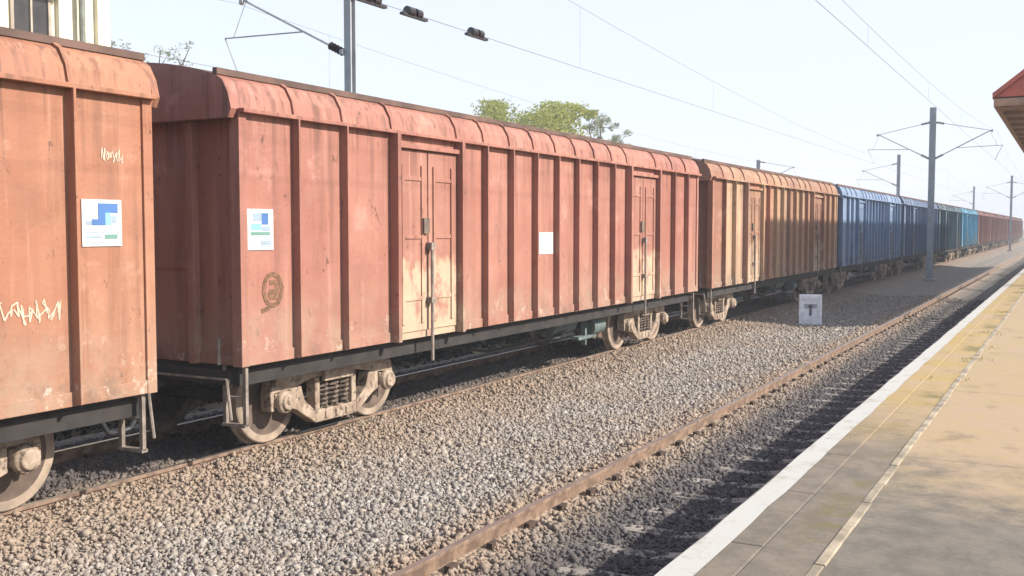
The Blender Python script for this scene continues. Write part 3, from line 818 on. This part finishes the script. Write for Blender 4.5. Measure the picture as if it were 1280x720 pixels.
# ------------------------------------------------------------------ platform shelter (right edge)
SY0, SY1 = 30.6, 78.0
ex, wx, ez = -1.93, 4.2, 5.98
rx = (ex+wx)/2; rz = ez + (rx-ex)*.80
t = empty('platform_shelter', (0, 0, 0)); tag(t, 'red gabled platform shelter roof with brown soffit at the right edge', 'shelter')
m = MB(); th = .10
m.prism_y([(ex-.05, ez-.02), (rx, rz), (wx+.05, ez-.02), (wx+.05, ez+.10), (rx, rz+.13), (ex-.05, ez+.10)], SY0-.12, SY1+.12)
nC = 240
for i in range(nC):
    y = SY0-.05 + (SY1-SY0)*i/nC
    for sx, xe in ((-1, ex-.05), (1, wx+.05)):
        m.tube((xe, y, ez+.10), (rx, y, rz+.13), .028, 5)
m.build('roof', M['roof_red'], t)
m = MB(); m.prism_y([(ex+.02, ez+.02), (wx-.02, ez+.02), (rx, rz-.02)], SY0, SY0+.05); m.build('gable_panel', M['roof_red'], t)
m = MB(); m.box(ex+.03, wx-.03, SY0+.06, SY1, ez-.06, ez-.022)
for i in range(24): m.box(ex+.06, wx-.06, SY0+1+2*i, SY0+1.1+2*i, ez-.16, ez-.06)
m.build('soffit', M['soffit'], t)
m = MB(); m.box(ex-.02, ex+.028, SY0-.06, SY1+.06, ez-.24, ez-.025); m.box(wx-.028, wx+.02, SY0-.06, SY1+.06, ez-.24, ez-.025); m.box(ex+.03, wx-.03, SY0-.05, SY0+.055, ez-.22, ez-.025)
m.build('fascia', M['fascia'], t)
for i in range(6):
    for x in (.6, 3.2):
        y = SY0 + 3 + 8.2*i
        m = MB(); m.box(x-.11, x+.11, y-.11, y+.11, PZ, ez-.162); m.box(x-.2, x+.2, y-.2, y+.2, PZ, PZ+.3)
        m.build('column', M['column'], t)

# ------------------------------------------------------------------ building behind, upper left
t = empty('apartment_house', (-26, 8, -.6)); tag(t, 'cream plastered house behind the nearest wagon at the upper left corner', 'house')
m = MB(); bw, bd, bh = 13.95, 9., 11.0     # local y to 13.7 (along the track), x back
m.box(-bd, 0, 0, bw, 0, bh); m.build('wall', M['wall_cream'], t)
m = MB(); m.box(-bd-.3, .3, -.3, bw+.3, bh, bh+.25); m.box(-bd-.1, .1, -.1, bw+.1, bh+.25, bh+.9); m.build('parapet', M['trim_cream'], t)
for z in (3.4, 6.9):
    m = MB(); m.box(0, .12, -.05, bw+.05, z, z+.22); m.build('string_course', M['trim_cream'], t)
for y in (.3, 4.3, 8.5, 12.25, 13.6):
    m = MB(); m.box(0, .16, y-.22, y+.22, 0, bh-.003); m.build('pilaster', M['trim_cream'], t)
m = MB(); m.tube((.24, 12.75, 0), (.24, 12.75, bh-.1), .09, 10); m.build('drain_pipe', M['pipe'], t)
for zf in (1.2, 4.6, 8.25):
    for y in (2.3, 6.4, 11.2):
        m = MB(); 
        for a, b, c_, d_ in ((y-.65, y-.55, zf, zf+1.5), (y+.55, y+.65, zf, zf+1.5), (y-.55, y+.55, zf+1.4, zf+1.5), (y-.55, y+.55, zf, zf+.1), (y-.03, y+.03, zf+.1, zf+1.4)):
            m.box(-.02, .07, a, b, c_, d_)
        f = m.build('window', M['frame'], t)
        m = MB(); m.box(.002, .02, y-.55, y+.55, zf+.1, zf+1.4); m.build('pane', M['glass'], f)
        m = MB(); m.box(.0, .55, y-.9, y+.9, zf+1.62, zf+1.72); m.build('sunshade', M['trim_cream'], t)

# ------------------------------------------------------------------ trees
def tree(name, loc, h, r, nleaf, leaf, mat, label, seed, flat=.8, sparse=False):
    rr = random.Random(seed); t = empty(name, loc); tag(t, label, 'tree', 'trees behind the train')
    m = MB(); base = Vector((0, 0, 0)); fork = Vector((rr.uniform(-.2, .2), rr.uniform(-.2, .2), h*.45))
    m.tube(base, fork, .20*h/10, 10, .13*h/10)
    tips = []
    for i in range(7):
        a = i*2.4 + rr.uniform(-.4, .4); q = fork + Vector((math.cos(a)*r*rr.uniform(.4, .8), math.sin(a)*r*rr.uniform(.4, .8), h*rr.uniform(.2, .48)))
        m.tube(fork, q, .08*h/10, 7, .03*h/10); tips.append(q)
        for j in range(3):
            e = q + Vector((rr.gauss(0, r*.28), rr.gauss(0, r*.28), rr.uniform(-.02, .10)*h)); e.z = min(e.z, h*.985)
            m.tube(q, e, .03*h/10, 5, .008); tips.append(e)
    m.build('trunk', M['bark'], t)
    cl = [(p_ + Vector((rr.gauss(0, .2), rr.gauss(0, .2), rr.gauss(0, .15))), rr.uniform(.16, .40)*r*(.55 if sparse else 1)) for p_ in tips for _ in range(2)]
    V, F = [], []
    for _ in range(nleaf):
        c, cr_ = cl[rr.randrange(len(cl))]
        d = Vector((rr.gauss(0, 1), rr.gauss(0, 1), rr.gauss(0, 1))).normalized()*cr_*(rr.random()**.45)
        d.z *= flat; p_ = c + d
        if p_.z > h: p_.z = h - rr.random()*.3
        a = Vector((rr.gauss(0, 1), rr.gauss(0, 1), rr.gauss(0, .6))).normalized(); b = a.orthogonal().normalized()
        s_ = leaf*rr.uniform(.6, 1.3); o = len(V)
        V += [p_-a*s_, p_+b*s_*.45, p_+a*s_, p_-b*s_*.45]; F.append((o, o+1, o+2, o+3))
    cm = MB(); cm.add(V, F)
    me = bpy.data.meshes.new('crown'); me.from_pydata([tuple(v) for v in V], [], F); me.materials.append(mat)
    o = bpy.data.objects.new('crown', me); C.objects.link(o); o.parent = t
tree('leafy_tree', (-30, 53.8, -.6), 11.0, 3.6, 9000, .11, M['leaf_o'], 'olive green tree, left of the two touching crowns above the pink wagon', 1)
tree('leafy_tree', (-30, 58.6, -.6), 10.9, 3.3, 9000, .11, M['leaf_y'], 'bright yellow green tree right of the olive one, above the pink wagon', 2)
tree('leafy_tree', (-30, 68.8, -.6), 11.3, 2.0, 2200, .11, M['leaf_g'], 'grey green loose tree, rightmost of the trees above the pink wagon', 3, sparse=True)
tree('leafy_tree', (-30, 27.3, -.6), 9.9, 1.3, 1500, .055, M['leaf_g'], 'thin sparse tree beside the cream house at the upper left', 5, sparse=True)

# ------------------------------------------------------------------ dark foliage added on the far side to deepen the shade under the train
rr = random.Random(21); V = []; F = []
for _ in range(42000):
    y = rr.uniform(4, 60); x = -12.9 + rr.gauss(0, .75) + .3*math.sin(y*1.3); z = -.6 + abs(rr.gauss(0, .55))*(1 + .3*math.sin(y*.9+1))
    a = Vector((rr.gauss(0, 1), rr.gauss(0, 1), rr.gauss(0, .7))).normalized(); b = a.orthogonal().normalized(); s_ = rr.uniform(.05, .12); p_ = Vector((x-1.2, y, z)); o = len(V)
    V += [tuple(q) for q in (p_-a*s_, p_+b*s_*.5, p_+a*s_, p_-b*s_*.5)]; F.append((o, o+1, o+2, o+3))
me = bpy.data.meshes.new('added_dark_foliage'); me.from_pydata(V, [], F); me.materials.append(leaf_mat('leaf_dark', (.012, .02, .016), (.03, .042, .026)))
o = bpy.data.objects.new('added_dark_foliage', me); C.objects.link(o); tag(o, 'added low dark foliage standing in for shade on the far side of the train', 'added_dark_foliage', kind='stuff')

# ------------------------------------------------------------------ haze
HAZE = .0014
h = MB(); h.box(-140, 40, -60, 420, -1.6, 22)
k = bpy.data.materials.new('haze_air'); k.use_nodes = True; kt = k.node_tree; kt.nodes.clear()
ko = kt.nodes.new('ShaderNodeOutputMaterial'); kv = kt.nodes.new('ShaderNodeVolumePrincipled')
kv.inputs['Color'].default_value = (.95, .96, 1, 1); kv.inputs['Density'].default_value = HAZE
kt.links.new(kv.outputs[0], ko.inputs['Volume'])
if HAZE > 0: tag(h.build('haze', k), kind='stuff')
